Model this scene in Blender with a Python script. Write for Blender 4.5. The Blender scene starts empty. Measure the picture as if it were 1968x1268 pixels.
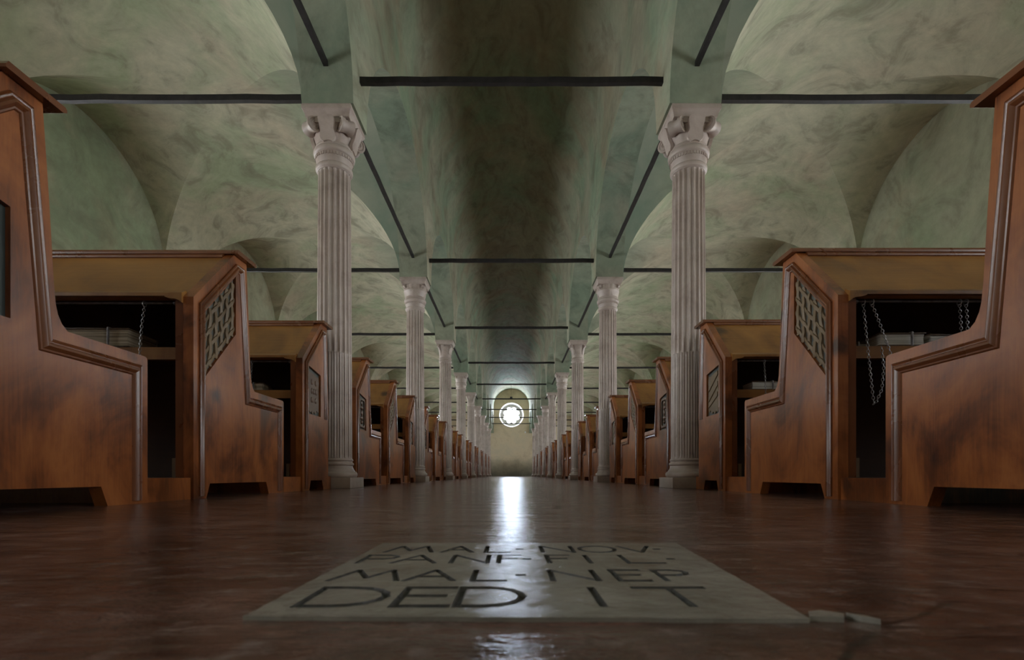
import bpy, bmesh, math, random
from mathutils import Vector, Matrix
from mathutils.geometry import tessellate_polygon
PI = math.pi
C = bpy.context.scene.collection
S = bpy.context.scene
random.seed(7)

# ------------------------------------------------------------------ camera, world, exposure
cd = bpy.data.cameras.new('camera'); cam = bpy.data.objects.new('camera', cd); C.objects.link(cam)
cam.location = (0, 0, 0.112); cam.rotation_euler = (PI/2, 0, 0)
cd.sensor_width = 36; cd.lens = 36*1000/1968
cd.shift_x = 1/1968; cd.shift_y = 278/1968
cd.clip_start = 0.02; cd.clip_end = 200
cd.dof.use_dof = True; cd.dof.focus_distance = 5.0; cd.dof.aperture_fstop = 9
S.camera = cam
w = bpy.data.worlds.new('world'); S.world = w; w.use_nodes = True
w.node_tree.nodes['Background'].inputs[0].default_value = (.55, .7, 1, 1)
w.node_tree.nodes['Background'].inputs[1].default_value = 0.6
S.view_settings.view_transform = 'Standard'; S.view_settings.look = 'None'
S.view_settings.exposure = 0.0; S.view_settings.gamma = 1; S.view_settings.use_curve_mapping = False
S.cycles.max_bounces = 10; S.cycles.diffuse_bounces = 5; S.cycles.glossy_bounces = 4
S.cycles.sample_clamp_indirect = 6
WIN_LIGHT = 21.5          # daylight coming through the frosted aisle panes
ROSE_LIGHT = 78.0        # daylight coming through the rose window
WIN_COL = (0.90, 0.95, 1.0)
ROSE_COL = (0.70, 0.82, 1.0)

# ------------------------------------------------------------------ materials
def mat(name):
    m = bpy.data.materials.new(name); m.use_nodes = True
    nt = m.node_tree; b = nt.nodes['Principled BSDF']
    return m, nt, b
def node(nt, t, **kw):
    n = nt.nodes.new(t)
    for k, v in kw.items():
        if k in n.inputs: n.inputs[k].default_value = v
        else: setattr(n, k, v)
    return n
def ramp(nt, fac, stops):
    r = nt.nodes.new('ShaderNodeValToRGB'); nt.links.new(fac, r.inputs[0])
    e = r.color_ramp.elements
    while len(e) < len(stops): e.new(.5)
    for k, (p, c) in zip(e, stops):
        k.position = p; k.color = (*c, 1) if len(c) == 3 else c
    return r.outputs[0]
def mix(nt, fac, a, b, mode='MIX'):
    m = nt.nodes.new('ShaderNodeMix'); m.data_type = 'RGBA'; m.blend_type = mode
    for i, v in ((0, fac), (6, a), (7, b)):
        if isinstance(v, (int, float)): m.inputs[i].default_value = v
        elif isinstance(v, tuple): m.inputs[i].default_value = (*v, 1)
        else: nt.links.new(v, m.inputs[i])
    return m.outputs[2]
def coords(nt, scale=(1, 1, 1), rand=False, world=False):
    if world:
        tc = nt.nodes.new('ShaderNodeNewGeometry').outputs['Position']
    else:
        tc = nt.nodes.new('ShaderNodeTexCoord').outputs['Object']
    mp = nt.nodes.new('ShaderNodeMapping'); nt.links.new(tc, mp.inputs[0]); mp.inputs['Scale'].default_value = scale
    if rand:
        oi = nt.nodes.new('ShaderNodeObjectInfo')
        vm = nt.nodes.new('ShaderNodeVectorMath'); vm.operation = 'MULTIPLY'
        cx = nt.nodes.new('ShaderNodeCombineXYZ')
        for i in range(3): nt.links.new(oi.outputs['Random'], cx.inputs[i])
        nt.links.new(cx.outputs[0], vm.inputs[0]); vm.inputs[1].default_value = (37, 53, 71)
        nt.links.new(vm.outputs[0], mp.inputs['Location'])
    return mp.outputs[0]
def noise(nt, vec, scale, detail=5, rough=.55, dist=0):
    n = nt.nodes.new('ShaderNodeTexNoise'); nt.links.new(vec, n.inputs['Vector'])
    n.inputs['Scale'].default_value = scale; n.inputs['Detail'].default_value = detail
    n.inputs['Roughness'].default_value = rough; n.inputs['Distortion'].default_value = dist
    return n.outputs[0]
def bump(nt, b, h, strength, dist=.01):
    n = nt.nodes.new('ShaderNodeBump'); nt.links.new(h, n.inputs['Height'])
    n.inputs['Strength'].default_value = strength; n.inputs['Distance'].default_value = dist
    nt.links.new(n.outputs[0], b.inputs['Normal'])
def L(nt, a, b): nt.links.new(a, b)

def plaster(name, base, green, dark, warm, gpos=(.46, .62), streak=(1, 1, 1)):
    m, nt, b = mat(name)
    v = coords(nt, world=True); vs = coords(nt, streak, world=True)
    n1 = noise(nt, v, .55, 6, .62, .6); n2 = noise(nt, vs, 1.5, 8, .66, 1.3); n3 = noise(nt, v, 9, 6, .7)
    n4 = noise(nt, v, .9, 4, .6, .4)
    f1 = ramp(nt, n1, [(gpos[0], (0, 0, 0)), (gpos[1], (1, 1, 1))])
    f2 = ramp(nt, n2, [(.54, (0, 0, 0)), (.76, (.85, .85, .85))])
    f4 = ramp(nt, n4, [(.5, (0, 0, 0)), (.66, (.8, .8, .8))])
    c = mix(nt, f1, base, green)
    c = mix(nt, f4, c, warm)
    c = mix(nt, f2, c, dark)
    f3 = ramp(nt, n2, [(.28, (1.22, 1.22, 1.2)), (.6, (.9, .9, .9))])
    c = mix(nt, 1.0, c, f3, 'MULTIPLY')
    f5 = ramp(nt, n3, [(.3, (.9, .9, .9)), (.7, (1.08, 1.08, 1.08))])
    c = mix(nt, 1.0, c, f5, 'MULTIPLY')
    L(nt, c, b.inputs['Base Color']); b.inputs['Roughness'].default_value = .8
    b.inputs['Specular IOR Level'].default_value = .25
    hm = mix(nt, .3, n2, n3)
    bump(nt, b, hm, .35, .03)
    return m
M = {}
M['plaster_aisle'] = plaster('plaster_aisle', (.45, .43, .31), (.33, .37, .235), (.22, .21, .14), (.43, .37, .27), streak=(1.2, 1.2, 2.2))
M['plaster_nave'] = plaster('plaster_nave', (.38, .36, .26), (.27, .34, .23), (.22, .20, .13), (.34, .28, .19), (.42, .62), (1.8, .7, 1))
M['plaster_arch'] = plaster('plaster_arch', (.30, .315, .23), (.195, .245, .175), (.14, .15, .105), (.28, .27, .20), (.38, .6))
M['plaster_wall'] = plaster('plaster_wall', (.37, .37, .26), (.28, .33, .21), (.24, .24, .16), (.38, .33, .22))

# far wall: the plaster carries rising damp near the floor and the ghost of a filled doorway
m, nt, b = mat('plaster_far'); M['plaster_far'] = m
v = coords(nt, world=True); n1 = noise(nt, v, .9, 7, .65, .5); n2 = noise(nt, v, 2.2, 6, .6)
c = ramp(nt, n1, [(.3, (.40, .32, .22)), (.5, (.55, .45, .31)), (.7, (.47, .41, .30))])
sx = nt.nodes.new('ShaderNodeSeparateXYZ'); L(nt, v, sx.inputs[0])
ad = node(nt, 'ShaderNodeMath', operation='MULTIPLY_ADD'); L(nt, n2, ad.inputs[0]); ad.inputs[1].default_value = 1.6; L(nt, sx.outputs[2], ad.inputs[2])
f = ramp(nt, ad.outputs[0], [(.75, (.75, .75, .75)), (1.0, (0, 0, 0))])
mr = node(nt, 'ShaderNodeMapRange'); L(nt, ad.outputs[0], mr.inputs[0]); mr.inputs[1].default_value = .9; mr.inputs[2].default_value = 2.2; mr.inputs[3].default_value = .8; mr.inputs[4].default_value = 0
c = mix(nt, mr.outputs[0], c, (.15, .16, .13))
L(nt, c, b.inputs['Base Color']); b.inputs['Roughness'].default_value = .85; bump(nt, b, n2, .3, .02)

def wood(name, stops, grain, rough=.3, coat=.35, knots=True, bright=1):
    m, nt, b = mat(name)
    v = coords(nt, grain, rand=True); vb = coords(nt, (1, 1, .7), rand=True)
    n1 = noise(nt, v, 1, 6, .6, 1.2); n2 = noise(nt, vb, 2.6, 5, .6, 1.0)
    mm = node(nt, 'ShaderNodeMath', operation='MULTIPLY_ADD'); L(nt, n2, mm.inputs[0]); mm.inputs[1].default_value = .9
    m2 = node(nt, 'ShaderNodeMath', operation='MULTIPLY'); L(nt, n1, m2.inputs[0]); m2.inputs[1].default_value = .2
    L(nt, m2.outputs[0], mm.inputs[2])
    c = ramp(nt, mm.outputs[0], stops)
    if knots:
        vo = nt.nodes.new('ShaderNodeTexVoronoi'); L(nt, coords(nt, (2.3, 2.3, 3.2), rand=True), vo.inputs['Vector']); vo.inputs['Scale'].default_value = 1
        nd = node(nt, 'ShaderNodeMath', operation='MULTIPLY_ADD'); L(nt, n2, nd.inputs[0]); nd.inputs[1].default_value = .35; L(nt, vo.outputs['Distance'], nd.inputs[2])
        f = ramp(nt, nd.outputs[0], [(.22, (.8, .8, .8)), (.34, (0, 0, 0))])
        c = mix(nt, f, c, (.02, .009, .006))
    L(nt, c, b.inputs['Base Color'])
    rr = node(nt, 'ShaderNodeMapRange'); L(nt, n2, rr.inputs[0]); rr.inputs[3].default_value = rough-.06; rr.inputs[4].default_value = rough+.14
    L(nt, rr.outputs[0], b.inputs['Roughness'])
    b.inputs['Coat Weight'].default_value = coat; b.inputs['Coat Roughness'].default_value = .22
    bump(nt, b, mix(nt, .5, n1, n2), .25 if knots else .1, .006)
    return m
RW = [(.34, (.045, .012, .005)), (.44, (.13, .035, .009)), (.54, (.27, .078, .018)), (.63, (.36, .115, .028)), (.76, (.21, .053, .012))]
M['wood'] = wood('varnished_wood', RW, (55, 55, 4))
M['wood_trim'] = wood('varnished_moulding', [(.3, (.085, .024, .009)), (.5, (.14, .042, .013)), (.7, (.19, .06, .018))], (8, 8, 4), .24, .5, False)
M['wood_top'] = wood('board_wood', [(.3, (.11, .040, .009)), (.5, (.25, .105, .022)), (.7, (.36, .165, .038))], (2.5, 50, 50), .36, .15)
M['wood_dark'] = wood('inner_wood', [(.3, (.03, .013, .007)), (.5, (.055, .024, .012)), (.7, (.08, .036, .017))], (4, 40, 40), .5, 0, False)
M['carved'] = wood('carved_wood', [(.3, (.10, .062, .03)), (.5, (.17, .11, .055)), (.7, (.22, .15, .08))], (30, 30, 6), .42, .1, False)
M['carved_brown'] = wood('brown_carved_wood', [(.3, (.055, .024, .012)), (.5, (.10, .045, .022)), (.7, (.16, .085, .045))], (30, 30, 6), .35, .2, False)
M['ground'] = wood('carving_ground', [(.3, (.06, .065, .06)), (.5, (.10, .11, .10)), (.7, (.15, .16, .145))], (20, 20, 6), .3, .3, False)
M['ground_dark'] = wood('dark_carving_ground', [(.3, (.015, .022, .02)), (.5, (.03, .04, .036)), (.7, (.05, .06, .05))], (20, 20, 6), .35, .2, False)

m, nt, b = mat('column_marble'); M['marble'] = m
v = coords(nt, rand=True); n1 = noise(nt, v, 5, 7, .65, .5); n2 = noise(nt, v, 40, 4, .6); n3 = noise(nt, v, 1.3, 5, .6)
c = ramp(nt, n1, [(.3, (.36, .28, .235)), (.5, (.49, .40, .345)), (.7, (.56, .48, .42))])
f = ramp(nt, n3, [(.5, (0, 0, 0)), (.7, (.6, .6, .6))]); c = mix(nt, f, c, (.36, .31, .25))
L(nt, c, b.inputs['Base Color']); b.inputs['Roughness'].default_value = .42; bump(nt, b, mix(nt, .5, n1, n2), .3, .006)
b.inputs['Specular IOR Level'].default_value = .5

m, nt, b = mat('iron'); M['iron'] = m
n1 = noise(nt, coords(nt), 14, 5, .6); L(nt, ramp(nt, n1, [(.3, (.012, .011, .011)), (.7, (.035, .03, .028))]), b.inputs['Base Color'])
b.inputs['Roughness'].default_value = .6; b.inputs['Metallic'].default_value = .3
m, nt, b = mat('chain_iron'); M['chain'] = m
n1 = noise(nt, coords(nt), 30, 4, .6); L(nt, ramp(nt, n1, [(.3, (.20, .19, .19)), (.7, (.42, .41, .41))]), b.inputs['Base Color'])
b.inputs['Roughness'].default_value = .38; b.inputs['Metallic'].default_value = .8
m, nt, b = mat('rod_iron'); M['rod'] = m
n1 = noise(nt, coords(nt), 30, 4, .6); L(nt, ramp(nt, n1, [(.3, (.12, .11, .12)), (.7, (.25, .24, .26))]), b.inputs['Base Color'])
b.inputs['Roughness'].default_value = .35; b.inputs['Metallic'].default_value = .7

def pages(name, c0, c1):
    m, nt, b = mat(name); v = coords(nt, (3, 3, 260), rand=True); n = noise(nt, v, 1, 3, .6)
    L(nt, ramp(nt, n, [(.35, c0), (.6, c1)]), b.inputs['Base Color']); b.inputs['Roughness'].default_value = .8
    bump(nt, b, n, .4, .002); return m
M['pages_pale'] = pages('pale_parchment', (.42, .40, .36), (.70, .68, .62))
M['pages_brown'] = pages('aged_parchment', (.16, .12, .075), (.50, .41, .29))
m, nt, b = mat('leather'); M['leather'] = m
n1 = noise(nt, coords(nt, rand=True), 60, 4, .6); L(nt, ramp(nt, n1, [(.3, (.06, .035, .02)), (.7, (.15, .10, .06))]), b.inputs['Base Color']); b.inputs['Roughness'].default_value = .5; bump(nt, b, n1, .3, .002)

def emis(name, col, st):
    m, nt, b = mat(name); b.inputs['Base Color'].default_value = (.8, .8, .8, 1)
    b.inputs['Emission Color'].default_value = (*col, 1); b.inputs['Emission Strength'].default_value = st; return m
M['pane'] = emis('daylit_pane', WIN_COL, WIN_LIGHT)
M['rose_pane'] = emis('daylit_rose_pane', ROSE_COL, ROSE_LIGHT)
m, nt, b = mat('tracery_stone'); M['tracery'] = m
n1 = noise(nt, coords(nt), 8, 5, .6); L(nt, ramp(nt, n1, [(.3, (.45, .42, .38)), (.7, (.65, .62, .58))]), b.inputs['Base Color']); b.inputs['Roughness'].default_value = .7
m, nt, b = mat('dark_plastic'); M['plastic'] = m
b.inputs['Base Color'].default_value = (.03, .03, .05, 1); b.inputs['Roughness'].default_value = .4
m, nt, b = mat('white_plastic'); M['white'] = m
b.inputs['Base Color'].default_value = (.75, .75, .75, 1); b.inputs['Roughness'].default_value = .4

# engraved slab stone
m, nt, b = mat('slab_stone'); M['slab'] = m
v = coords(nt); n1 = noise(nt, v, 6, 7, .65, .4); n2 = noise(nt, v, 45, 6, .7, .3); n3 = noise(nt, v, 16, 5, .6)
c = ramp(nt, n1, [(.3, (.13, .12, .098)), (.5, (.235, .22, .185)), (.7, (.34, .32, .275))])
f = ramp(nt, n3, [(.6, (0, 0, 0)), (.74, (.8, .8, .8))]); c = mix(nt, f, c, (.15, .13, .10))
L(nt, c, b.inputs['Base Color'])
rr = node(nt, 'ShaderNodeMapRange'); L(nt, n1, rr.inputs[0]); rr.inputs[3].default_value = .10; rr.inputs[4].default_value = .24; L(nt, rr.outputs[0], b.inputs['Roughness'])
bump(nt, b, mix(nt, .35, n2, n3), .7, .004)
m, nt, b = mat('letter_groove'); M['groove'] = m
n2 = noise(nt, coords(nt), 90, 4, .6); L(nt, ramp(nt, n2, [(.3, (.02, .02, .02)), (.7, (.07, .065, .055))]), b.inputs['Base Color']); b.inputs['Roughness'].default_value = .6

# floor: polished red lime floor with cracks
m, nt, b = mat('floor_stone'); M['floor'] = m
v = coords(nt, world=True); n1 = noise(nt, v, 1.1, 7, .65, .8); n2 = noise(nt, v, 7, 8, .7, .5); n3 = noise(nt, v, 60, 5, .7)
c = ramp(nt, n1, [(.32, (.045, .022, .015)), (.45, (.085, .038, .026)), (.56, (.130, .075, .062)), (.7, (.090, .042, .018))])
c2 = ramp(nt, n2, [(.3, (.45, .45, .45)), (.48, (1, 1, 1)), (.68, (1.8, 1.75, 1.75))]); c = mix(nt, 1.0, c, c2, 'MULTIPLY')
n5 = noise(nt, v, 25, 4, .6)
f = ramp(nt, n5, [(.52, (0, 0, 0)), (.7, (.75, .75, .75))]); c = mix(nt, f, c, (.20, .15, .135))
f = ramp(nt, n5, [(.30, (.7, .7, .7)), (.44, (0, 0, 0))]); c = mix(nt, f, c, (.035, .018, .014))
SEG = [((-.62, .545), (-.21, .83)), ((-.21, .83), (-.04, 1.02)), ((-.04, 1.02), (.02, 1.03)), ((.02, 1.03), (.108, .90)), ((.108, .90), (.135, .845)),
       ((.27, .86), (.40, .96)), ((.40, .96), (.62, 1.05)), ((-.2, 1.34), (0, 1.62)), ((0, 1.62), (.22, 1.38)), ((.22, 1.38), (.7, 1.7)), ((-.55, 1.9), (.3, 2.3)), ((-.3, 2.9), (.5, 3.0)),
       ((.27, .39), (.40, .46)), ((.25, .37), (.19, .30)), ((.27, .385), (.5, .375))]
vx = nt.nodes.new('ShaderNodeSeparateXYZ')
wob = nt.nodes.new('ShaderNodeTexNoise'); wob.inputs['Scale'].default_value = 9; wob.inputs['Detail'].default_value = 5; L(nt, v, wob.inputs['Vector'])
va = node(nt, 'ShaderNodeVectorMath', operation='MULTIPLY_ADD'); L(nt, wob.outputs[1], va.inputs[0]); va.inputs[1].default_value = (.03, .03, 0); L(nt, v, va.inputs[2])
vsub = node(nt, 'ShaderNodeVectorMath', operation='SUBTRACT'); L(nt, va.outputs[0], vsub.inputs[0]); vsub.inputs[1].default_value = (.015, .015, 0)
dmin = None
for (a, e) in SEG:
    ba = (e[0]-a[0], e[1]-a[1], 0); ll = ba[0]**2+ba[1]**2
    pa = node(nt, 'ShaderNodeVectorMath', operation='SUBTRACT'); L(nt, vsub.outputs[0], pa.inputs[0]); pa.inputs[1].default_value = (a[0], a[1], 0)
    dt = node(nt, 'ShaderNodeVectorMath', operation='DOT_PRODUCT'); L(nt, pa.outputs[0], dt.inputs[0]); dt.inputs[1].default_value = (ba[0]/ll, ba[1]/ll, 0)
    cl = nt.nodes.new('ShaderNodeClamp'); L(nt, dt.outputs['Value'], cl.inputs[0])
    sc = node(nt, 'ShaderNodeVectorMath', operation='SCALE'); sc.inputs[0].default_value = ba; L(nt, cl.outputs[0], sc.inputs['Scale'])
    df = node(nt, 'ShaderNodeVectorMath', operation='DISTANCE'); L(nt, pa.outputs[0], df.inputs[0]); L(nt, sc.outputs[0], df.inputs[1])
    if dmin is None: dmin = df.outputs['Value']
    else:
        mn = node(nt, 'ShaderNodeMath', operation='MINIMUM'); L(nt, dmin, mn.inputs[0]); L(nt, df.outputs['Value'], mn.inputs[1]); dmin = mn.outputs[0]
mr = node(nt, 'ShaderNodeMapRange'); L(nt, dmin, mr.inputs[0]); mr.inputs[1].default_value = .0012; mr.inputs[2].default_value = .0045; mr.inputs[3].default_value = 1; mr.inputs[4].default_value = 0
c = mix(nt, mr.outputs[0], c, (.02, .013, .01))
L(nt, c, b.inputs['Base Color'])
rr = node(nt, 'ShaderNodeMapRange'); L(nt, n2, rr.inputs[0]); rr.inputs[1].default_value = .3; rr.inputs[2].default_value = .7; rr.inputs[3].default_value = .08; rr.inputs[4].default_value = .24
L(nt, rr.outputs[0], b.inputs['Roughness'])
n7 = noise(nt, coords(nt, (5, 16, 1), world=True), 1, 5, .65, .5)
hh = node(nt, 'ShaderNodeMath', operation='MULTIPLY_ADD'); L(nt, mr.outputs[0], hh.inputs[0]); hh.inputs[1].default_value = 0; L(nt, mix(nt, .22, n7, mix(nt, .5, n2, n3)), hh.inputs[2])
bump(nt, b, hh.outputs[0], .7, .014)

# ------------------------------------------------------------------ mesh helpers
def finish(bm, sharp=28, smooth=True):
    bmesh.ops.recalc_face_normals(bm, faces=bm.faces)
    ca = math.radians(sharp)
    for f in bm.faces: f.smooth = smooth
    if smooth:
        for e in bm.edges:
            if len(e.link_faces) == 2 and e.calc_face_angle(0) > ca: e.smooth = False
def mesh(name, bm, m, sharp=28, smooth=True):
    finish(bm, sharp, smooth)
    me = bpy.data.meshes.new(name); bm.to_mesh(me); bm.free()
    me.materials.append(m); return me
def ob(name, me, parent=None, loc=None):
    o = bpy.data.objects.new(name, me); C.objects.link(o)
    if parent: o.parent = parent
    if loc: o.location = loc
    return o
def tag(o, label, cat, group=None, kind=None):
    if label: o['label'] = label
    if cat: o['category'] = cat
    if group: o['group'] = group
    if kind: o['kind'] = kind
    return o
def thing(name, label, cat, loc=(0, 0, 0), group=None):
    o = bpy.data.objects.new(name, None); C.objects.link(o); o.location = loc
    o.empty_display_size = .1
    return tag(o, label, cat, group)
def box(bm, x0, x1, y0, y1, z0, z1, bev=0):
    vs = [bm.verts.new((x, y, z)) for x in (x0, x1) for y in (y0, y1) for z in (z0, z1)]
    fs = [bm.faces.new([vs[i] for i in q]) for q in ((0, 1, 3, 2), (4, 6, 7, 5), (0, 4, 5, 1), (2, 3, 7, 6), (0, 2, 6, 4), (1, 5, 7, 3))]
    if bev:
        es = list({e for f in fs for e in f.edges})
        bmesh.ops.bevel(bm, geom=es, offset=bev, segments=2, affect='EDGES', profile=.6)
def prism(bm, pts, holes, f3, d0, d1):
    """pts/holes in 2-D, f3(a, b, d) -> 3-D; walls on every loop, caps with the holes cut out."""
    loops = [pts]+list(holes)
    flat = [p for l in loops for p in l]
    tris = tessellate_polygon([[Vector((p[0], p[1], 0)) for p in l] for l in loops])
    A = [bm.verts.new(f3(p[0], p[1], d0)) for p in flat]; B = [bm.verts.new(f3(p[0], p[1], d1)) for p in flat]
    for t in tris:
        try: bm.faces.new([A[i] for i in t]); bm.faces.new([B[i] for i in reversed(t)])
        except ValueError: pass
    k = 0
    for l in loops:
        n = len(l)
        for i in range(n):
            j = (i+1) % n
            try: bm.faces.new((A[k+i], A[k+j], B[k+j], B[k+i]))
            except ValueError: pass
        k += n
def lathe(bm, prof, n=32, c=(0, 0)):
    rings = [[bm.verts.new((c[0]+r*math.cos(2*PI*i/n), c[1]+r*math.sin(2*PI*i/n), z)) for i in range(n)] for r, z in prof]
    for a, b_ in zip(rings, rings[1:]):
        for i in range(n): bm.faces.new((a[i], a[(i+1) % n], b_[(i+1) % n], b_[i]))
    bm.faces.new(rings[0]); bm.faces.new(rings[-1])
def tube(bm, pts, r, n=8):
    pts = [Vector(p) for p in pts]; rings = []
    for i, p in enumerate(pts):
        t = (pts[min(i+1, len(pts)-1)]-pts[max(i-1, 0)]).normalized()
        a = t.orthogonal().normalized() if i == 0 else (rings[-1][1]-t*rings[-1][1].dot(t)).normalized()
        b_ = t.cross(a)
        rings.append(([bm.verts.new(p+r*(math.cos(2*PI*k/n)*a+math.sin(2*PI*k/n)*b_)) for k in range(n)], a))
    for (a, _), (b_, _) in zip(rings, rings[1:]):
        for i in range(n): bm.faces.new((a[i], a[(i+1) % n], b_[(i+1) % n], b_[i]))
    bm.faces.new(rings[0][0]); bm.faces.new(rings[-1][0])
def offset_path(pts, d):
    """offset an open 2-D path to its right-hand side with mitres"""
    out = []
    P = [Vector(p) for p in pts]
    for i, p in enumerate(P):
        ns = []
        if i > 0: t = (p-P[i-1]).normalized(); ns.append(Vector((t.y, -t.x)))
        if i < len(P)-1: t = (P[i+1]-p).normalized(); ns.append(Vector((t.y, -t.x)))
        if len(ns) == 1: out.append(p+ns[0]*d)
        else:
            h = (ns[0]+ns[1]).normalized(); out.append(p+h*(d/max(.3, h.dot(ns[0]))))
    return out

# ------------------------------------------------------------------ setting: dimensions
P = 3.72; XN = 1.29; XA = 1.71; XW = 5.2; Y0 = -3.0; Y1 = Y0+11*P
Z0 = 3.14; BZ = 1.38; AY = 1.66; AYW = 1.50; XC = (XA+XW)/2; AX = (XW-XA)/2; ZN = 5.08
bays = [Y0+P/2+P*j for j in range(11)]

bm = bmesh.new(); box(bm, -XW-.4, XW+.4, Y0-.4, Y1+.4, -.12, 0)
o = ob('floor', mesh('floor', bm, M['floor'], smooth=False)); o['kind'] = 'structure'

# nave barrel vault
bm = bmesh.new(); NS = 40; NL = 44
grid = [[bm.verts.new((-XN*math.cos(PI*i/NS), Y0+(Y1-Y0)*j/NL, ZN+XN*math.sin(PI*i/NS))) for i in range(NS+1)] for j in range(NL+1)]
for j in range(NL):
    for i in range(NS): bm.faces.new((grid[j][i], grid[j][i+1], grid[j+1][i+1], grid[j+1][i]))
o = ob('ceiling', mesh('nave_vault', bm, M['plaster_nave'])); o['kind'] = 'structure'
# aisle groin vaults, one object per aisle
def aisle_vault(s):
    bm = bmesh.new(); N = 36
    sn = [math.sin(PI*i/N) for i in range(N+1)]
    xs = [XC-AX*math.cos(PI*i/N) for i in range(N+1)]
    ay = lambda x: AY+(AYW-AY)*(x-XA)/(XW-XA)
    prev = None
    for bi, yc in enumerate(bays):
        V = [[bm.verts.new((s*xs[i], yc-ay(xs[i])*math.cos(PI*j/N), Z0+BZ*max(sn[i], sn[j]))) for i in range(N+1)] for j in range(N+1)]
        for j in range(N):
            for i in range(N):
                a, b_, c_, d = V[j][i], V[j][i+1], V[j+1][i+1], V[j+1][i]
                if i == j: bm.faces.new((a, b_, c_)); bm.faces.new((a, c_, d))
                elif i+j == N-1: bm.faces.new((a, b_, d)); bm.faces.new((b_, c_, d))
                else: bm.faces.new((a, b_, c_, d))
        lo = V[0]
        if prev is None: prev = [bm.verts.new((s*xs[i], Y0, Z0+BZ*sn[i])) for i in range(N+1)]
        for i in range(N): bm.faces.new((prev[i], prev[i+1], lo[i+1], lo[i]))
        prev = V[N]
    end = [bm.verts.new((s*xs[i], Y1, Z0+BZ*sn[i])) for i in range(N+1)]
    for i in range(N): bm.faces.new((prev[i], prev[i+1], end[i+1], end[i]))
    for f in bm.faces:
        c_ = f.calc_center_median(); yc = min(bays, key=lambda q: abs(q-c_.y)); x = abs(c_.x)
        tA = math.sqrt(max(0, 1-((x-XC)/AX)**2)); tB = math.sqrt(max(0, 1-((c_.y-yc)/ay(x))**2)); f.material_index = 1 if (tB > tA and x < XC) else 0
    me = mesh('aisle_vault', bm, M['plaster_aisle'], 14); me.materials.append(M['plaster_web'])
    o = ob('ceiling', me); o['kind'] = 'structure'
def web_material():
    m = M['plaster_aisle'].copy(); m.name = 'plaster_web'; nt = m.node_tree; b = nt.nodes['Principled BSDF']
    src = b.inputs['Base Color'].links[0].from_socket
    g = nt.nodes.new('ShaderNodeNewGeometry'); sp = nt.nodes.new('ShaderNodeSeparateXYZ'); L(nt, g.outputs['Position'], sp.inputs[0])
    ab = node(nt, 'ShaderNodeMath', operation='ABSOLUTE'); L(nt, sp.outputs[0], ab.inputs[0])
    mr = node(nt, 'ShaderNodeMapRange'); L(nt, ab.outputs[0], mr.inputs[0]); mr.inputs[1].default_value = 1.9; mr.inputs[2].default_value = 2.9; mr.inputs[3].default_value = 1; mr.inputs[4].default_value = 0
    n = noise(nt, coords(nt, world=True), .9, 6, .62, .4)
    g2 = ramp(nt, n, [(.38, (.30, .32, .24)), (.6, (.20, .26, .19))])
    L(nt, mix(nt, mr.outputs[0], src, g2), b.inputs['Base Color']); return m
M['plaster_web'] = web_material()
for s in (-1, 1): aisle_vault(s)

# arcade walls: soffits of the arches and the wall above them on the nave side
def arcade(s, name):
    bm = bmesh.new(); N = 36
    def strip(a, b_):
        for i in range(len(a)-1): bm.faces.new((a[i], a[i+1], b_[i+1], b_[i]))
    xi = XN; xo = XA
    bot_i, bot_o, top_i = [], [], []
    for yc in bays:
        for j in range(N+1):
            y = yc-AY*math.cos(PI*j/N); z = Z0+BZ*math.sin(PI*j/N)
            bot_i.append((y, z))
    pts = [(Y0, Z0)]+bot_i+[(Y1, Z0)]
    A = [bm.verts.new((s*xi, y, z)) for y, z in pts]; B = [bm.verts.new((s*xo, y, z)) for y, z in pts]; T = [bm.verts.new((s*xi, y, ZN)) for y, z in pts]
    # two middle rows keep the wall quads short
    Mi = [bm.verts.new((s*xi, y, (z+ZN)/2)) for y, z in pts]
    strip(A, B); strip(A, Mi); strip(Mi, T)
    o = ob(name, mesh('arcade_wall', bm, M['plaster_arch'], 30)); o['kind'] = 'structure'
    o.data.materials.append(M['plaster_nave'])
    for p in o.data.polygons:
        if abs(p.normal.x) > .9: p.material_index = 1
arcade(-1, 'wall_arcade_left'); arcade(1, 'wall_arcade_right')

# outer aisle walls with two arched windows in each bay
WZ0, WZS, WH = 1.22, 2.33, .32
def arch_loop(yc, hw=WH, z0=WZ0, zs=WZS, n=12):
    return [(yc-hw, z0), (yc+hw, z0)]+[(yc+hw*math.cos(PI*i/n), zs+hw*math.sin(PI*i/n)) for i in range(n+1)]
wys = [yc+d for yc in bays for d in (-.85, .85)]
def outer_wall(s, name):
    bm = bmesh.new()
    prism(bm, [(Y0, 0), (Y1, 0), (Y1, 4.6), (Y0, 4.6)], [arch_loop(y) for y in wys], lambda a, b_, d: (s*d, a, b_), XW, XW+.4)
    o = ob(name, mesh(name, bm, M['plaster_wall'], 30)); o['kind'] = 'structure'
outer_wall(-1, 'wall_left'); outer_wall(1, 'wall_right')
def window_meshes(s):
    bm = bmesh.new(); lp = arch_loop(0)
    inner = arch_loop(0, WH-.035, WZ0+.035, WZS)
    prism(bm, lp, [inner], lambda a, b_, d: (s*d, a, b_), XW+.16, XW+.21)
    box(bm, *sorted((s*(XW+.165), s*(XW+.19))), -.012, .012, WZ0, WZS+WH)
    for z in (1.6, 1.97, 2.33): box(bm, *sorted((s*(XW+.165), s*(XW+.19))), -WH, WH, z-.01, z+.01)
    fr = mesh('window_frame', bm, M['wood_dark'])
    bm = bmesh.new(); prism(bm, inner, [], lambda a, b_, d: (s*d, a, b_), XW+.195, XW+.2)
    return fr, mesh('window_pane', bm, M['pane'], smooth=False)
n = 0
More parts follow.
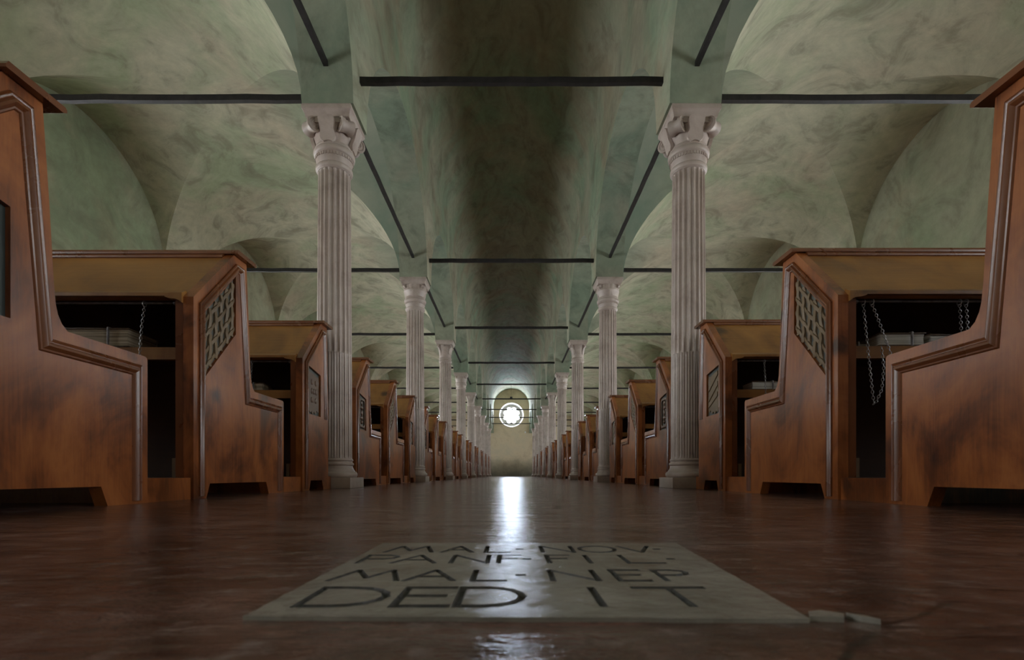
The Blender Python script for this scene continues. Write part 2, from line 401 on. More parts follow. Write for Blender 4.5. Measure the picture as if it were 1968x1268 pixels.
for s in (-1, 1):
    fr, pn = window_meshes(s)
    for y in wys:
        n += 1
        o = ob('window_%d' % n, fr, loc=(0, y, 0)); o['kind'] = 'structure'
        ob('pane', pn, o)

# end walls
RC = 4.47; RR = .885
prof = [(-XW, 0), (XW, 0), (XW, 4.6), (XN, 4.6), (XN, ZN)]+[(XN*math.cos(PI*i/24), ZN+XN*math.sin(PI*i/24)) for i in range(1, 24)]+[(-XN, ZN), (-XN, 4.6), (-XW, 4.6)]
circ = lambda r, n=48: [(r*math.cos(2*PI*i/n), RC+r*math.sin(2*PI*i/n)) for i in range(n)]
bm = bmesh.new(); prism(bm, prof, [circ(RR)], lambda a, b_, d: (a, d, b_), Y1, Y1+.01)
# splayed reveal of the round window
n_ = 48
rg = [[bm.verts.new((r*math.cos(2*PI*i/n_), y, RC+r*math.sin(2*PI*i/n_))) for i in range(n_)] for r, y in ((RR, Y1+.005), (.80, Y1+.22), (.74, Y1+.24), (.74, Y1+.40))]
for a, b_ in zip(rg, rg[1:]):
    for i in range(n_): bm.faces.new((a[i], a[(i+1) % n_], b_[(i+1) % n_], b_[i]))
o = ob('wall_far', mesh('wall_far', bm, M['plaster_far'], 30)); o['kind'] = 'structure'
o.data.materials.append(M['tracery'])
for p in o.data.polygons:
    if p.center.y > Y1+.008 and math.hypot(p.center.x, p.center.z-RC) < .9 and abs(p.normal.y) < .95: p.material_index = 1
bm = bmesh.new(); prism(bm, prof, [], lambda a, b_, d: (a, d, b_), Y0-.2, Y0)
o = ob('wall_near', mesh('wall_near', bm, M['plaster_far'], 30)); o['kind'] = 'structure'
# rose window: eight-lobed tracery in front of a daylit pane
def foil(n=128):
    out = []
    for i in range(n):
        t = 2*PI*i/n; best = .35
        for k in range(8):
            a = PI/8+k*PI/4; R_, r_ = .45, .158
            d = t-a; disc = r_*r_-(R_*math.sin(d))**2
            if disc > 0 and math.cos(d) > 0: best = max(best, R_*math.cos(d)+math.sqrt(disc))
        out.append((best*math.cos(t), RC+best*math.sin(t)))
    return out
bm = bmesh.new(); prism(bm, circ(.745, 64), [foil()], lambda a, b_, d: (a, d, b_), Y1+.25, Y1+.32)
rose = ob('window_rose', mesh('tracery', bm, M['tracery'], 30)); rose['kind'] = 'structure'
bm = bmesh.new(); prism(bm, circ(.74), [], lambda a, b_, d: (a, d, b_), Y1+.34, Y1+.345)
ob('pane', mesh('rose_pane', bm, M['rose_pane'], smooth=False), rose)

ORD = ['zeroth', 'first', 'second', 'third', 'fourth', 'fifth', 'sixth', 'seventh', 'eighth', 'ninth', 'tenth']
SIDE = {-1: 'left', 1: 'right'}
col_y = [Y0+P*(k+1) for k in range(1, 10)]      # nine pairs stand in front of the camera; the first is at 4.44 m

# ------------------------------------------------------------------ columns
def square_ring(bm, prof):
    rings = [[bm.verts.new((a*h, c_*h, z)) for a, c_ in ((-1, -1), (1, -1), (1, 1), (-1, 1))] for h, z in prof]
    for a, b_ in zip(rings, rings[1:]):
        for i in range(4): bm.faces.new((a[i], a[(i+1) % 4], b_[(i+1) % 4], b_[i]))
    bm.faces.new(rings[0]); bm.faces.new(rings[-1])
def shaft_mesh(z0, z1, depth, cable, nf=20, sub=8):
    bm = bmesh.new(); rings = []
    def rad(z): t = (z-.25)/(2.66-.25); return .145-.013*t**1.4
    zs = [z0, z0+.012, z0+.03]+[z0+.03+(z1-z0-.06)*i/6 for i in range(1, 7)]+[z1-.012, z1]
    for z in zs:
        e = min(z-z0, z1-z); k = min(1, e/.03); k = math.sqrt(max(0, 1-(1-k)**2))
        ring = []
        for i in range(nf*sub):
            a = 2*PI*i/(nf*sub); ph = (i % sub)/sub
            fl = 0 if ph < .2 else math.sin(PI*(ph-.2)/.8)
            d = depth*fl**.6*k if fl > 0 else 0
            if cable and fl > 0: d = depth*k*(min(1, fl*2.2)-.75*max(0, fl-.35)/.65)
            r = rad(z)-d
            ring.append(bm.verts.new((r*math.cos(a), r*math.sin(a), z)))
        rings.append(ring)
    nn = nf*sub
    for a, b_ in zip(rings, rings[1:]):
        for i in range(nn): bm.faces.new((a[i], a[(i+1) % nn], b_[(i+1) % nn], b_[i]))
    bm.faces.new(rings[0]); bm.faces.new(rings[-1])
    return mesh('shaft', bm, M['marble'], 35)
bm = bmesh.new(); box(bm, -.195, .195, -.195, .195, 0, .088, .006); me_plinth = mesh('plinth', bm, M['marble'])
tor = lambda r, z0, z1, b_, n=6: [(r-b_+b_*math.sin(PI*i/n), z0+(z1-z0)*(1-math.cos(PI*i/n))/2) for i in range(n+1)]
bm = bmesh.new(); lathe(bm, tor(.190, .088, .137, .018)+[(.170, .142), (.160, .155), (.152, .172), (.150, .186)]+tor(.160, .188, .214, .010)+[(.147, .218), (.147, .226)]+tor(.155, .227, .243, .007)+[(.146, .25)], 40)
me_base = mesh('base', bm, M['marble'], 40)
me_low = shaft_mesh(.25, 1.13, .010, True); me_up = shaft_mesh(1.13, 2.665, .015, False)
# capital pieces
bm = bmesh.new(); square_ring(bm, [(.178, 3.045), (.181, 3.055), (.186, 3.075), (.196, 3.095), (.203, 3.10), (.203, 3.128), (.198, 3.14)]); me_abacus = mesh('abacus', bm, M['marble'], 30)
bm = bmesh.new(); lathe(bm, [(.135, 2.662)]+tor(.152, 2.668, 2.715, .014)+[(.142, 2.722), (.144, 2.745), (.150, 2.76), (.152, 2.785)]+tor(.170, 2.79, 2.845, .016)+[(.158, 2.85), (.154, 2.868), (.150, 2.875)], 40)
for i in range(40):
    a = 2*PI*i/40; c_, s_ = math.cos(a), math.sin(a)
    vs = []
    for rr_ in (.140, .156):
        for da in (-.045, .045):
            for z in (2.762, 2.786): vs.append(bm.verts.new((rr_*math.cos(a+da), rr_*math.sin(a+da), z)))
    for q in ((0, 1, 3, 2), (4, 6, 7, 5), (0, 4, 5, 1), (2, 3, 7, 6), (0, 2, 6, 4), (1, 5, 7, 3)): bm.faces.new([vs[i_] for i_ in q])
me_ring = mesh('necking_ring', bm, M['marble'], 40)
bm = bmesh.new(); lathe(bm, [(.135, 2.662)]+tor(.148, 2.668, 2.70, .01)+[(.138, 2.71), (.138, 2.735)]+tor(.146, 2.737, 2.757, .006)+[(.136, 2.765)], 40)
me_ring_plain = mesh('necking_ring', bm, M['marble'], 40)
def bell(prof, n=48, ribs=0, depth=0):
    bm = bmesh.new(); rings = []
    for r, z, k in prof:
        rings.append([bm.verts.new(((r+k*depth*abs(math.sin(ribs*PI*i/n)))*math.cos(2*PI*i/n), (r+k*depth*abs(math.sin(ribs*PI*i/n)))*math.sin(2*PI*i/n), z)) for i in range(n)])
    for a, b_ in zip(rings, rings[1:]):
        for i in range(n): bm.faces.new((a[i], a[(i+1) % n], b_[(i+1) % n], b_[i]))
    bm.faces.new(rings[0]); bm.faces.new(rings[-1])
    return mesh('bell', bm, M['marble'], 40)
me_bell_a = bell([(.146, 2.87, 0), (.148, 2.90, 1), (.155, 2.93, 1), (.166, 2.965, 1), (.173, 2.985, .6), (.178, 2.995, 0), (.178, 3.01, 0), (.168, 3.015, 0), (.165, 3.05, 0)], 96, 12, .006)
me_bell_b = bell([(.133, 2.76, 0), (.136, 2.80, 0), (.145, 2.86, 0), (.160, 2.93, 0), (.172, 2.955, 0), (.176, 2.965, 0), (.172, 2.98, 0), (.166, 2.99, 1), (.172, 3.05, 1)], 96, 16, .008)
me_bell_c = bell([(.133, 2.76, 0), (.136, 2.83, 0), (.142, 2.88, 0), (.152, 2.94, 0), (.160, 3.0, 0), (.165, 3.05, 0)], 48)
def volute_mesh(R_=.060, hw=.055):
    """a rolled scroll: spiral ribbon cross-section in the diagonal plane, extruded across it"""
    bm = bmesh.new(); pts = []
    for i in range(22):
        t = i/21; a = PI/2-t*3.2*PI; r = R_*(1-.72*t); pts.append((r*math.cos(a), r*math.sin(a)))
    # solid disc with raised spiral edge, waisted in the middle
    rings = []
    for k, (w_, sc_) in enumerate(((-hw, .80), (-hw, 1), (-hw*.8, 1), (-hw*.25, .80), (hw*.25, .80), (hw*.8, 1), (hw, 1), (hw, .80))):
        rings.append([bm.verts.new((R_*sc_*math.cos(2*PI*i/20), w_, R_*sc_*math.sin(2*PI*i/20))) for i in range(20)])
    for a, b_ in zip(rings, rings[1:]):
        for i in range(20): bm.faces.new((a[i], a[(i+1) % 20], b_[(i+1) % 20], b_[i]))
    for sgn, ring in ((-1, rings[0]), (1, rings[-1])):
        sub_ = [bm.verts.new((R_*.8*math.cos(2*PI*i/20), sgn*(hw-.006), R_*.8*math.sin(2*PI*i/20))) for i in range(20)]
        for i in range(20): bm.faces.new((ring[i], ring[(i+1) % 20], sub_[(i+1) % 20], sub_[i]))
        bm.faces.new(sub_)
        tube(bm, [(x*.85, sgn*(hw-.003), z*.85) for x, z in pts], .0035, 5)
    # the stem that climbs back under the abacus
    tube(bm, [(0, 0, R_*.7), (-.04, 0, R_*.9), (-.08, 0, R_*.75)], .018, 8)
    return bm
def leaf_mesh(w_=.066, h=.20, z0=2.865, r0=.150, r1=.205, shield=True):
    bm = bmesh.new(); nu, nv = 8, 10
    def pt(u, t, off):
        ww = w_*(.62+.38*math.sin(PI*min(1, t*1.15))) if not shield else w_*(.78+.22*abs(math.cos(PI*(t-.02)*1.1)))
        if t < .14: ww *= .55+.45*(t/.14)
        if t > .9: ww *= 1-.25*((t-.9)/.1)
        r = r0+(r1-r0)*t**1.2+off*(2.2 if shield and off > 0 else 1)-(.012*(u*u)*(0 if shield else 1))
        x = u*ww; return (x, -math.sqrt(max(1e-4, r*r-x*x*(.15 if shield else .6))), z0+h*t-.012*u*u*(1-t))
    F = [[bm.verts.new(pt(-1+2*i/nu, j/nv, .008)) for i in range(nu+1)] for j in range(nv+1)]
    Bk = [[bm.verts.new(pt(-1+2*i/nu, j/nv, -.012)) for i in range(nu+1)] for j in range(nv+1)]
    for j in range(nv):
        for i in range(nu):
            bm.faces.new((F[j][i], F[j][i+1], F[j+1][i+1], F[j+1][i])); bm.faces.new((Bk[j][i], Bk[j+1][i], Bk[j+1][i+1], Bk[j][i+1]))
        bm.faces.new((F[j][0], F[j+1][0], Bk[j+1][0], Bk[j][0])); bm.faces.new((F[j][nu], Bk[j][nu], Bk[j+1][nu], F[j+1][nu]))
    for i in range(nu):
        bm.faces.new((F[0][i], Bk[0][i], Bk[0][i+1], F[0][i+1])); bm.faces.new((F[nv][i], F[nv][i+1], Bk[nv][i+1], Bk[nv][i]))
    return bm
me_vol = mesh('volute', volute_mesh(), M['marble'], 30)
me_vol_s = mesh('volute', volute_mesh(.026, .022), M['marble'], 30)
me_shield = mesh('shield', leaf_mesh(h=.17), M['marble'], 40)
me_leaf = mesh('leaf', leaf_mesh(.05, .15, 2.80, .138, .165, False), M['marble'], 40)
me_leafc = mesh('leaf', leaf_mesh(.03, .16, 2.84, .143, .20, False), M['marble'], 40)
bm = bmesh.new()
for k in range(4):
    a = k*PI/2; R4 = Matrix.Rotation(a, 4, 'Z')
    b2 = bmesh.new(); box(b2, -.15, .15, -.178, -.150, 3.0, 3.045, .008); tube(b2, [(-.02, -.18, 3.05), (0, -.186, 3.02), (.0, -.18, 2.99)], .012, 8)
    b2.transform(R4); tmp = bpy.data.meshes.new('t'); b2.to_mesh(tmp); b2.free(); bm.from_mesh(tmp); bpy.data.meshes.remove(tmp)
me_band = mesh('scroll_band', bm, M['marble'], 35)
bm = bmesh.new(); tube(bm, [(.018*math.cos(2*PI*i/12), -.178, 3.02+.018*math.sin(2*PI*i/12)) for i in range(13)], .006, 6); box(bm, -.006, .006, -.186, -.17, 3.014, 3.026, .003)
me_rosette = mesh('rosette', bm, M['marble'], 35)

KINDTXT = {'a': 'a smooth shield and rolled scrolls on its capital', 'b': 'a banded bell capital', 'c': 'small corner scrolls on its capital'}
def column(s, k, y):
    kind = 'a' if k == 1 else ('b' if k % 2 == 0 else 'c')
    lab = {'a': 'fluted marble column with shield capital, nearest of the %s colonnade' % SIDE[s],
           'b': 'fluted marble column with banded bell capital, %s from camera in the %s colonnade' % (ORD[k], SIDE[s]),
           'c': 'fluted marble column with corner-scroll capital, %s from camera in the %s colonnade' % (ORD[k], SIDE[s])}[kind]
    t = thing('fluted_column', lab, 'column', (s*1.51, y, 0), 'marble columns of the nave'); t['kind'] = 'thing'
    ob('plinth', me_plinth, t); ob('base', me_base, t)
    lo = ob('shaft', me_low, t); lo.name = 'lower_shaft'; ob('upper_shaft', me_up, t)
    cap = ob('capital', {'a': me_bell_a, 'b': me_bell_b, 'c': me_bell_c}[kind], t)
    ob('necking_ring', me_ring if kind != 'c' else me_ring_plain, t); ob('abacus', me_abacus, t)
    if kind == 'a':
        ob('scroll_band', me_band, cap)
        for q in range(4):
            a = PI/4+q*PI/2
            v_ = ob('volute', me_vol, cap, (.200*math.cos(a), .200*math.sin(a), 2.985)); v_.rotation_euler = (0, 0, a)
            sh = ob('shield', me_shield, cap); sh.rotation_euler = (0, 0, q*PI/2)
    elif kind == 'b':
        for q in range(4):
            l_ = ob('leaf', me_leaf, cap); l_.rotation_euler = (0, 0, q*PI/2)
            v_ = ob('corner_block', me_vol_s, cap, (.19*math.cos(PI/4+q*PI/2), .19*math.sin(PI/4+q*PI/2), 3.015)); v_.rotation_euler = (0, 0, PI/4+q*PI/2)
    else:
        for q in range(4):
            l_ = ob('leaf', me_leafc, cap); l_.rotation_euler = (0, 0, PI/4+q*PI/2)
            v_ = ob('volute', me_vol_s, cap, (.20*math.cos(PI/4+q*PI/2), .20*math.sin(PI/4+q*PI/2), 3.005)); v_.rotation_euler = (0, 0, PI/4+q*PI/2)
            r_ = ob('rosette', me_rosette, cap); r_.rotation_euler = (0, 0, q*PI/2)
for k, y in enumerate(col_y, 1):
    for s in (-1, 1): column(s, k, y)

# ------------------------------------------------------------------ iron tie rods
def bar_mesh(x0, x1, y0, y1, z0, z1, n=14, along='x'):
    bm = bmesh.new(); rings = []
    for i in range(n+1):
        t = i/n; wz = random.uniform(-.004, .004)
        if along == 'x':
            x = x0+(x1-x0)*t; q = [(x, y0, z0+wz), (x, y1, z0+wz), (x, y1, z1+wz), (x, y0, z1+wz)]
        else:
            y = y0+(y1-y0)*t; q = [(x0, y, z0+wz), (x1, y, z0+wz), (x1, y, z1+wz), (x0, y, z1+wz)]
        rings.append([bm.verts.new(p) for p in q])
    for a, b_ in zip(rings, rings[1:]):
        for i in range(4): bm.faces.new((a[i], a[(i+1) % 4], b_[(i+1) % 4], b_[i]))
    bm.faces.new(rings[0]); bm.faces.new(rings[-1]); return bm
me_rn = mesh('tie_rod', bar_mesh(-XN-.02, XN+.02, -.022, .022, -.025, .025), M['iron'], 30)
me_ra = {s: mesh('tie_rod', bar_mesh(*(sorted((s*1.745, s*(XW+.05)))), -.022, .022, -.025, .025), M['iron'], 30) for s in (-1, 1)}
me_rl = mesh('tie_rod', bar_mesh(-.019, .019, .20, P-.20, -.019, .019, along='y'), M['iron'], 30)
for k, y in enumerate(col_y, 1):
    tag(ob('tie_rod', me_rn, loc=(0, y, 3.468)), 'black iron tie rod crossing the nave between the %s pair of columns' % (ORD[k]), 'tie rod', 'iron tie rods across the nave')
    for s in (-1, 1):
        tag(ob('tie_rod', me_ra[s], loc=(0, y, 3.318)), 'black iron tie rod crossing the %s aisle from above the %s column' % (SIDE[s], ORD[k]), 'tie rod', 'iron tie rods across the aisles')
for k in range(0, 9):
    y = Y0+P*(k+1)
    for s in (-1, 1):
        lab = 'black iron tie rod above the %s arcade, ending at the nearest column' % SIDE[s] if k == 0 else \
              'black iron tie rod lengthwise in the %s arcade between %s and %s columns' % (SIDE[s], ORD[k], ORD[k+1])
        tag(ob('tie_rod', me_rl, loc=(s*1.50, y, 3.43)), lab, 'tie rod', 'iron tie rods along the arcades')

# ------------------------------------------------------------------ reading desks
UL = 3.03
def arc(cx, cy, r, a0, a1, n): return [(cx+r*math.cos(math.radians(a0+(a1-a0)*i/n)), cy+r*math.sin(math.radians(a0+(a1-a0)*i/n))) for i in range(n+1)]
SLOPE0, PEAK = (0, .925), (.348, 1.262)
def profile(short, cut=True):
    p = [(0, 0), (0, .925), (.348, 1.262), (.475, 1.262)]
    if short:
        p += [(.497, .80), (.515, .56), (.505, .52), (.505, .0)]
        c = [(.40, 0), (.37, .07), (.15, .07), (.12, 0)]
    else:
        p += [(.50, .95), (.515, .72), (.522, .655), (.530, .625), (.545, .598), (.567, .580)]+[(.925, .580), (.935, .577), (.94, .568), (.94, 0)]
        c = [(.735, 0), (.705, .07), (.13, .07), (.10, 0)]
    return p+(c if cut else [])
LAT = [(.070, .555), (.365, .850), (.365, 1.155), (.070, .865)]
REC = [(.115, .55), (.345, .55), (.345, .865), (.115, .895)]
REC1 = [(.11, .565), (.372, .565), (.372, .888), (.11, .935)]
def f_panel(s): return lambda a, b_, d: (s*d, a, b_)
def panel_mesh(s, short, hole):
    bm = bmesh.new(); pr = profile(short)
    prism(bm, pr, [hole], f_panel(s), 0, .016); prism(bm, pr, [], f_panel(s), .016, .047)
    return mesh('end_panel', bm, M['wood'], 30)
def outer_panel_mesh(s, short):
    bm = bmesh.new(); prism(bm, profile(short), [], f_panel(s), UL-.047, UL); return mesh('end_panel', bm, M['wood'], 30)
MP = [(.040, -.004), (.0402, 0), (.041, .008), (.046, .011), (.051, .008), (.054, .008), (.060, .015), (.067, .016), (.073, .011), (.077, .006), (.082, .005), (.086, 0), (.0862, -.004)]
def moulding_mesh(s, short):
    path = [(0, .012), (0, .925), (.348, 1.262), (.475, 1.262)]
    path += [(.510, .56), (.510, .535)] if short else [(.540, .580), (.94, .580), (.94, .012)]
    bm = bmesh.new(); rows = []
    for d, h in MP:
        q = offset_path(path, d)
        if not short: q[0].y = q[-1].y = .012
        else: q[0].y = .012; q[-1].y = .54
        rows.append([bm.verts.new((-s*h, p.x, p.y)) for p in q])
    for a, b_ in zip(rows, rows[1:]):
        for i in range(len(a)-1): bm.faces.new((a[i], a[i+1], b_[i+1], b_[i]))
    # closing strip at the back so that it is a solid bar
    for i in range(len(rows[0])-1): bm.faces.new((rows[0][i], rows[0][i+1], rows[-1][i+1], rows[-1][i]))
    for e in (0, -1): bm.faces.new([r[e] for r in rows])
    return mesh('moulding', bm, M['wood_trim'], 40)
def board(s, u0, u1, pts, name, m, bev=0):
    bm = bmesh.new(); prism(bm, pts, [], lambda a, b_, d: (s*d, a, b_), u0, u1)
    if bev: bmesh.ops.bevel(bm, geom=bm.edges[:], offset=bev, segments=2, affect='EDGES')
    return mesh(name, bm, m, 30)
def rect(a0, a1, b0, b1): return [(a0, b0), (a1, b0), (a1, b1), (a0, b1)]
def lattice_mesh(s):
    bm = bmesh.new(); v0, v1 = .070, .365
    NV, NO = 6, 4
    def strip(pts, w_, dirn):
        # pts: (v, z, height); dirn: 'v' vertical or 'o' oblique
        rows = []
        for i, (v, z, h) in enumerate(pts):
            wob = .003*math.sin(i*2.1+v*40)
            if dirn == 'v': A = (v-w_+wob, z); B = (v+w_+wob, z)
            else: A = (v, z-w_*1.25+wob); B = (v, z+w_*1.25+wob)
            rows.append([bm.verts.new((s*(.0145-hh), p[0], p[1])) for p, hh in ((A, 0), (A, h-.002), (((A[0]+B[0])/2, (A[1]+B[1])/2), h), (B, h-.002), (B, 0))])
        for a, b_ in zip(rows, rows[1:]):
            for i in range(5): bm.faces.new((a[i], a[(i+1) % 5], b_[(i+1) % 5], b_[i]))
        bm.faces.new(rows[0]); bm.faces.new(rows[-1])
    vx_ = [v0+.295*(i+.5)/NV for i in range(NV)]
    zo = lambda j, v: .555+(v-v0)+.30*(j+.45)/NO
    for i, v in enumerate(vx_):
        pts = [(v, .562+(v-v0), .010)]
        for j in range(NO):
            over = (i+j) % 2 == 0
            pts += [(v, zo(j, v)-.024, .011), (v, zo(j, v), .015 if over else .004), (v, zo(j, v)+.024, .011)]
        pts = sorted(pts, key=lambda p: p[1]); pts.append((v, .555+(v-v0)+.288, .010))
        pts = [p for k_, p in enumerate(pts) if k_ == 0 or p[1]-pts[k_-1][1] > 1e-3]
        strip(pts, .0115, 'v')
    for j in range(NO):
        pts = [(v0+.004, zo(j, v0+.004), .01)]
        for i, v in enumerate(vx_):
            over = (i+j) % 2 == 1
            pts += [(v-.014, zo(j, v-.014), .011), (v, zo(j, v), .015 if over else .004), (v+.014, zo(j, v+.014), .011)]
        pts.append((v1-.004, zo(j, v1-.004), .01))
        strip(pts, .0095, 'o')
    return mesh('lattice_carving', bm, M['carved'], 35)
def blob(bm, cx, cz, a, b_, h, s, base=.0155, n=14):
    rings = [[bm.verts.new((s*(base-h*hh), cx+a*q*math.cos(2*PI*i/n), cz+b_*q*math.sin(2*PI*i/n))) for i in range(n)] for q, hh in ((1, 0), (.95, .45), (.75, .8), (.4, 1))]
    for r0, r1 in zip(rings, rings[1:]):
        for i in range(n): bm.faces.new((r0[i], r0[(i+1) % n], r1[(i+1) % n], r1[i]))
    bm.faces.new(rings[0]); bm.faces.new(rings[-1])
def ext(bm, pts, s, d0, d1): prism(bm, pts, [], f_panel(s), d0, d1)
def shield_mesh(s, banded):
    bm = bmesh.new(); cx = .23
    # shield outline with scrolled bottom lobes and curled top corners
    o_ = [(.135, .86), (.128, .80), (.140, .74), (.132, .66), (.130, .615), (.142, .59)]+arc(.160, .585, .020, 180, 340, 6)+arc(.205, .578, .022, 200, 340, 6)+\
         arc(.255, .585, .022, 200, 340, 6)+arc(.305, .60, .020, 200, 360, 6)+[(.328, .66), (.318, .74), (.330, .80), (.322, .845), (.28, .84), (.23, .852), (.18, .858)]
    ext(bm, o_, s, .0155, .008)
    if banded:
        for k in range(3):
            z = .665+k*.075
            ext(bm, [(.145, z+.045), (.145, z+.015), (.312, z-.085 if k else z-.055), (.312, z-.05 if k else z-.03)], s, .0085, .002)
    else:
        for k in range(3):
            for j in range(2 if k != 1 else 3):
                blob(bm, .19+j*(.075 if k != 1 else .04), .66+k*.065, .018, .022, .006, s, .0085)
    return mesh('carved_shield', bm, M['carved' if banded else 'carved_brown'], 35)
def cartouche_mesh(s):
    bm = bmesh.new()
    ring = []
    def rr_(a0): # rounded rectangle
        return arc(.29-a0*.0, .82-a0, .035, 0, 90, 5)+arc(.17, .82-a0, .035, 90, 180, 5)+arc(.17, .61+a0, .035, 180, 270, 5)+arc(.29, .61+a0, .035, 270, 360, 5)
    out = rr_(0); inn = [(.23+(x-.23)*.80, .715+(z-.715)*.88) for x, z in out]
    prism(bm, out, [inn[::-1]], f_panel(s), .0155, .004)
    for z, a, b_ in ((.81, .030, .028), (.765, .045, .022), (.715, .028, .030), (.665, .042, .024), (.625, .030, .020)): blob(bm, .23, z, a, b_, .013, s)
    for v in (.15, .19, .23, .27, .31): blob(bm, v, .578, .02, .016, .009, s)
    return mesh('carved_cartouche', bm, M['carved_brown'], 35)
def ground_mesh(s, poly, m):
    bm = bmesh.new()
    cx = sum(p[0] for p in poly)/4; cz = sum(p[1] for p in poly)/4
    ext(bm, [(cx+(p[0]-cx)*.998, cz+(p[1]-cz)*.998) for p in poly], s, .0152, .0162); return mesh('carving_ground', bm, m, smooth=False)
DESK = {}
for s in (-1, 1):
    D = {}
    D['panel', 'lat', False] = panel_mesh(s, False, LAT); D['panel', 'rec', False] = panel_mesh(s, False, REC); D['panel', 'rec1', False] = panel_mesh(s, False, REC1); D['panel', 'rec', True] = panel_mesh(s, True, REC)
    for sh in (False, True): D['outer', sh] = outer_panel_mesh(s, sh); D['mould', sh] = moulding_mesh(s, sh)
    D['lat'] = lattice_mesh(s); D['shield'] = shield_mesh(s, s > 0); D['cart'] = cartouche_mesh(s)
    D['glat'] = ground_mesh(s, LAT, M['ground']); D['grec'] = ground_mesh(s, REC, M['ground_dark']); D['grec1'] = ground_mesh(s, REC1, M['ground_dark'])
    # sloped board, its lip and the ogee bracket under it
    nrm = Vector((-.697, .717)); a = Vector((.018, .935)); e = Vector((.345, 1.252)); th = .024
    D['slope'] = board(s, .047, UL-.047, [tuple(a), tuple(e), (e.x+.017, e.y-.017), (a.x+.017, a.y-.017)], 'sloped_top', M['wood_top'])
    bm = bmesh.new()
    prism(bm, [(-.012, .940), (.02, .958), (.034, .945), (.01, .925), (-.012, .925)], [], lambda a_, b_, d: (s*d, a_, b_), .047, UL-.047)
    og = [(.047, .895), (.047, .926), (.125, .926), (.125, .922)]+[(.125-.078*t, .922-.026*t**1.5-.004*math.sin(t*2*PI)) for t in (.2, .4, .6, .8)]
    prism(bm, og, [], lambda a_, b_, d: (s*a_, d, b_), -.012, .012)
    D['lip'] = mesh('lip', bm, M['wood_top'], 30)
    bm = bmesh.new()
    prism(bm, [(.330, 1.262), (.330, 1.272), (.338, 1.284), (.525, 1.284), (.532, 1.278), (.532, 1.270), (.52, 1.262)], [], lambda a_, b_, d: (s*d, a_, b_), -.028, UL+.02)
    prism(bm, [(.335, 1.236), (.325, 1.242), (.325, 1.250), (.334, 1.262), (.40, 1.262), (.40, 1.236)], [], lambda a_, b_, d: (s*d, a_, b_), .049, UL-.049)
    D['cap'] = mesh('cap_board', bm, M['wood_trim'], 30)
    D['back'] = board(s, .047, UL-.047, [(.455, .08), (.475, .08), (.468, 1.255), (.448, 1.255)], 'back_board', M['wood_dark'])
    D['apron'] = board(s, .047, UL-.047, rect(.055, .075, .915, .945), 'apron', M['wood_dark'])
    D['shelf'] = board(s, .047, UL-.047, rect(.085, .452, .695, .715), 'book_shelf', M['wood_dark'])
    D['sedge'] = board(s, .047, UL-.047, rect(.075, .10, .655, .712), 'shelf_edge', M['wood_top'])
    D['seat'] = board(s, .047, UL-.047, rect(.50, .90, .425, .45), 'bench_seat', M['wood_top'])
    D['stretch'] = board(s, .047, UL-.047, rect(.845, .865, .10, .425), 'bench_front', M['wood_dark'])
    D['foot'] = board(s, .012, UL, rect(.942, 1.238, 0, .098), 'footboard', M['wood'])
    D['footc'] = board(s, .012, UL, rect(.51, .60, 0, .098), 'footboard', M['wood'])
    bm = bmesh.new(); tube(bm, [(s*.047, .030, .905), (s*(UL-.047), .030, .905)], .0055, 8)
    b2c = bmesh.new(); bmesh.ops.create_icosphere(b2c, subdivisions=2, radius=.012); b2c.transform(Matrix.Translation((s*.10, .03, .905))); tm = bpy.data.meshes.new('t'); b2c.to_mesh(tm); b2c.free(); bm.from_mesh(tm)
    D['rod'] = mesh('book_rod', bm, M['rod'], 40)
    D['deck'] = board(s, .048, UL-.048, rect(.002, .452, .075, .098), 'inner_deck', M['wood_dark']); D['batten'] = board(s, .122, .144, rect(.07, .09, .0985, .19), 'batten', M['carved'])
    D['post'] = board(s, .0475, .085, rect(.004, .03, .10, .925), 'corner_post', M['wood_trim'])
    DESK[s] = D
XP = {-1: 1.452, 1: 1.475}; YF = {-1: 1.136, 1: 1.111}
NAMEC = {0: 'shield', 1: 'cartouche', 2: 'lattice'}
def place(k):
    n = (k-1)//3; r = k % 3
    if n == 0: return {1: 'foremost', 2: 'second from the camera', 0: 'just before the first column'}[r]
    if n == 9: return {1: 'just past the last column', 2: 'second from the far wall', 0: 'against the far wall'}[r]
    return {1: 'just past the %s column' % ORD[n], 2: 'midway between the %s and %s columns' % (ORD[n], ORD[n+1]), 0: 'just before the %s column' % ORD[n+1]}[r]
DESKS = {}
for k in range(1, 30):
    for s in (-1, 1):
        D = DESK[s]; r = k % 3; y = YF[s]+1.24*(k-1); short = r == 0
        t = thing('reading_desk', 'varnished desk with carved %s end, %s row, %s' % (NAMEC[r], SIDE[s], place(k)), 'desk', (s*XP[s], y, 0), 'reading desks with benches in two rows')
        DESKS[s, k] = t
        pn = ob('end_panel', D['panel', 'lat' if r == 2 else ('rec1' if k == 1 else 'rec'), short], t)
        ob('moulding', D['mould', short], pn)
        g = ob('carving_ground', D['glat' if r == 2 else ('grec1' if k == 1 else 'grec')], pn); cv = ob({0: 'carved_shield', 1: 'carved_cartouche', 2: 'lattice_carving'}[r], D[{0: 'shield', 1: 'cart', 2: 'lat'}[r]], pn)
        ob('end_panel', D['outer', short], t)
        for nm, key in (('sloped_top', 'slope'), ('lip', 'lip'), ('cap_board', 'cap'), ('back_board', 'back'), ('apron', 'apron'), ('book_shelf', 'shelf'), ('shelf_edge', 'sedge'), ('book_rod', 'rod'), ('corner_post', 'post'), ('inner_deck', 'deck'), ('batten', 'batten')):
            ob(nm, D[key], t)
        if not short:
            ob('bench_seat', D['seat'], t); ob('bench_front', D['stretch'], t); ob('footboard', D['foot'], t)
        else: ob('footboard', D['footc'], t)

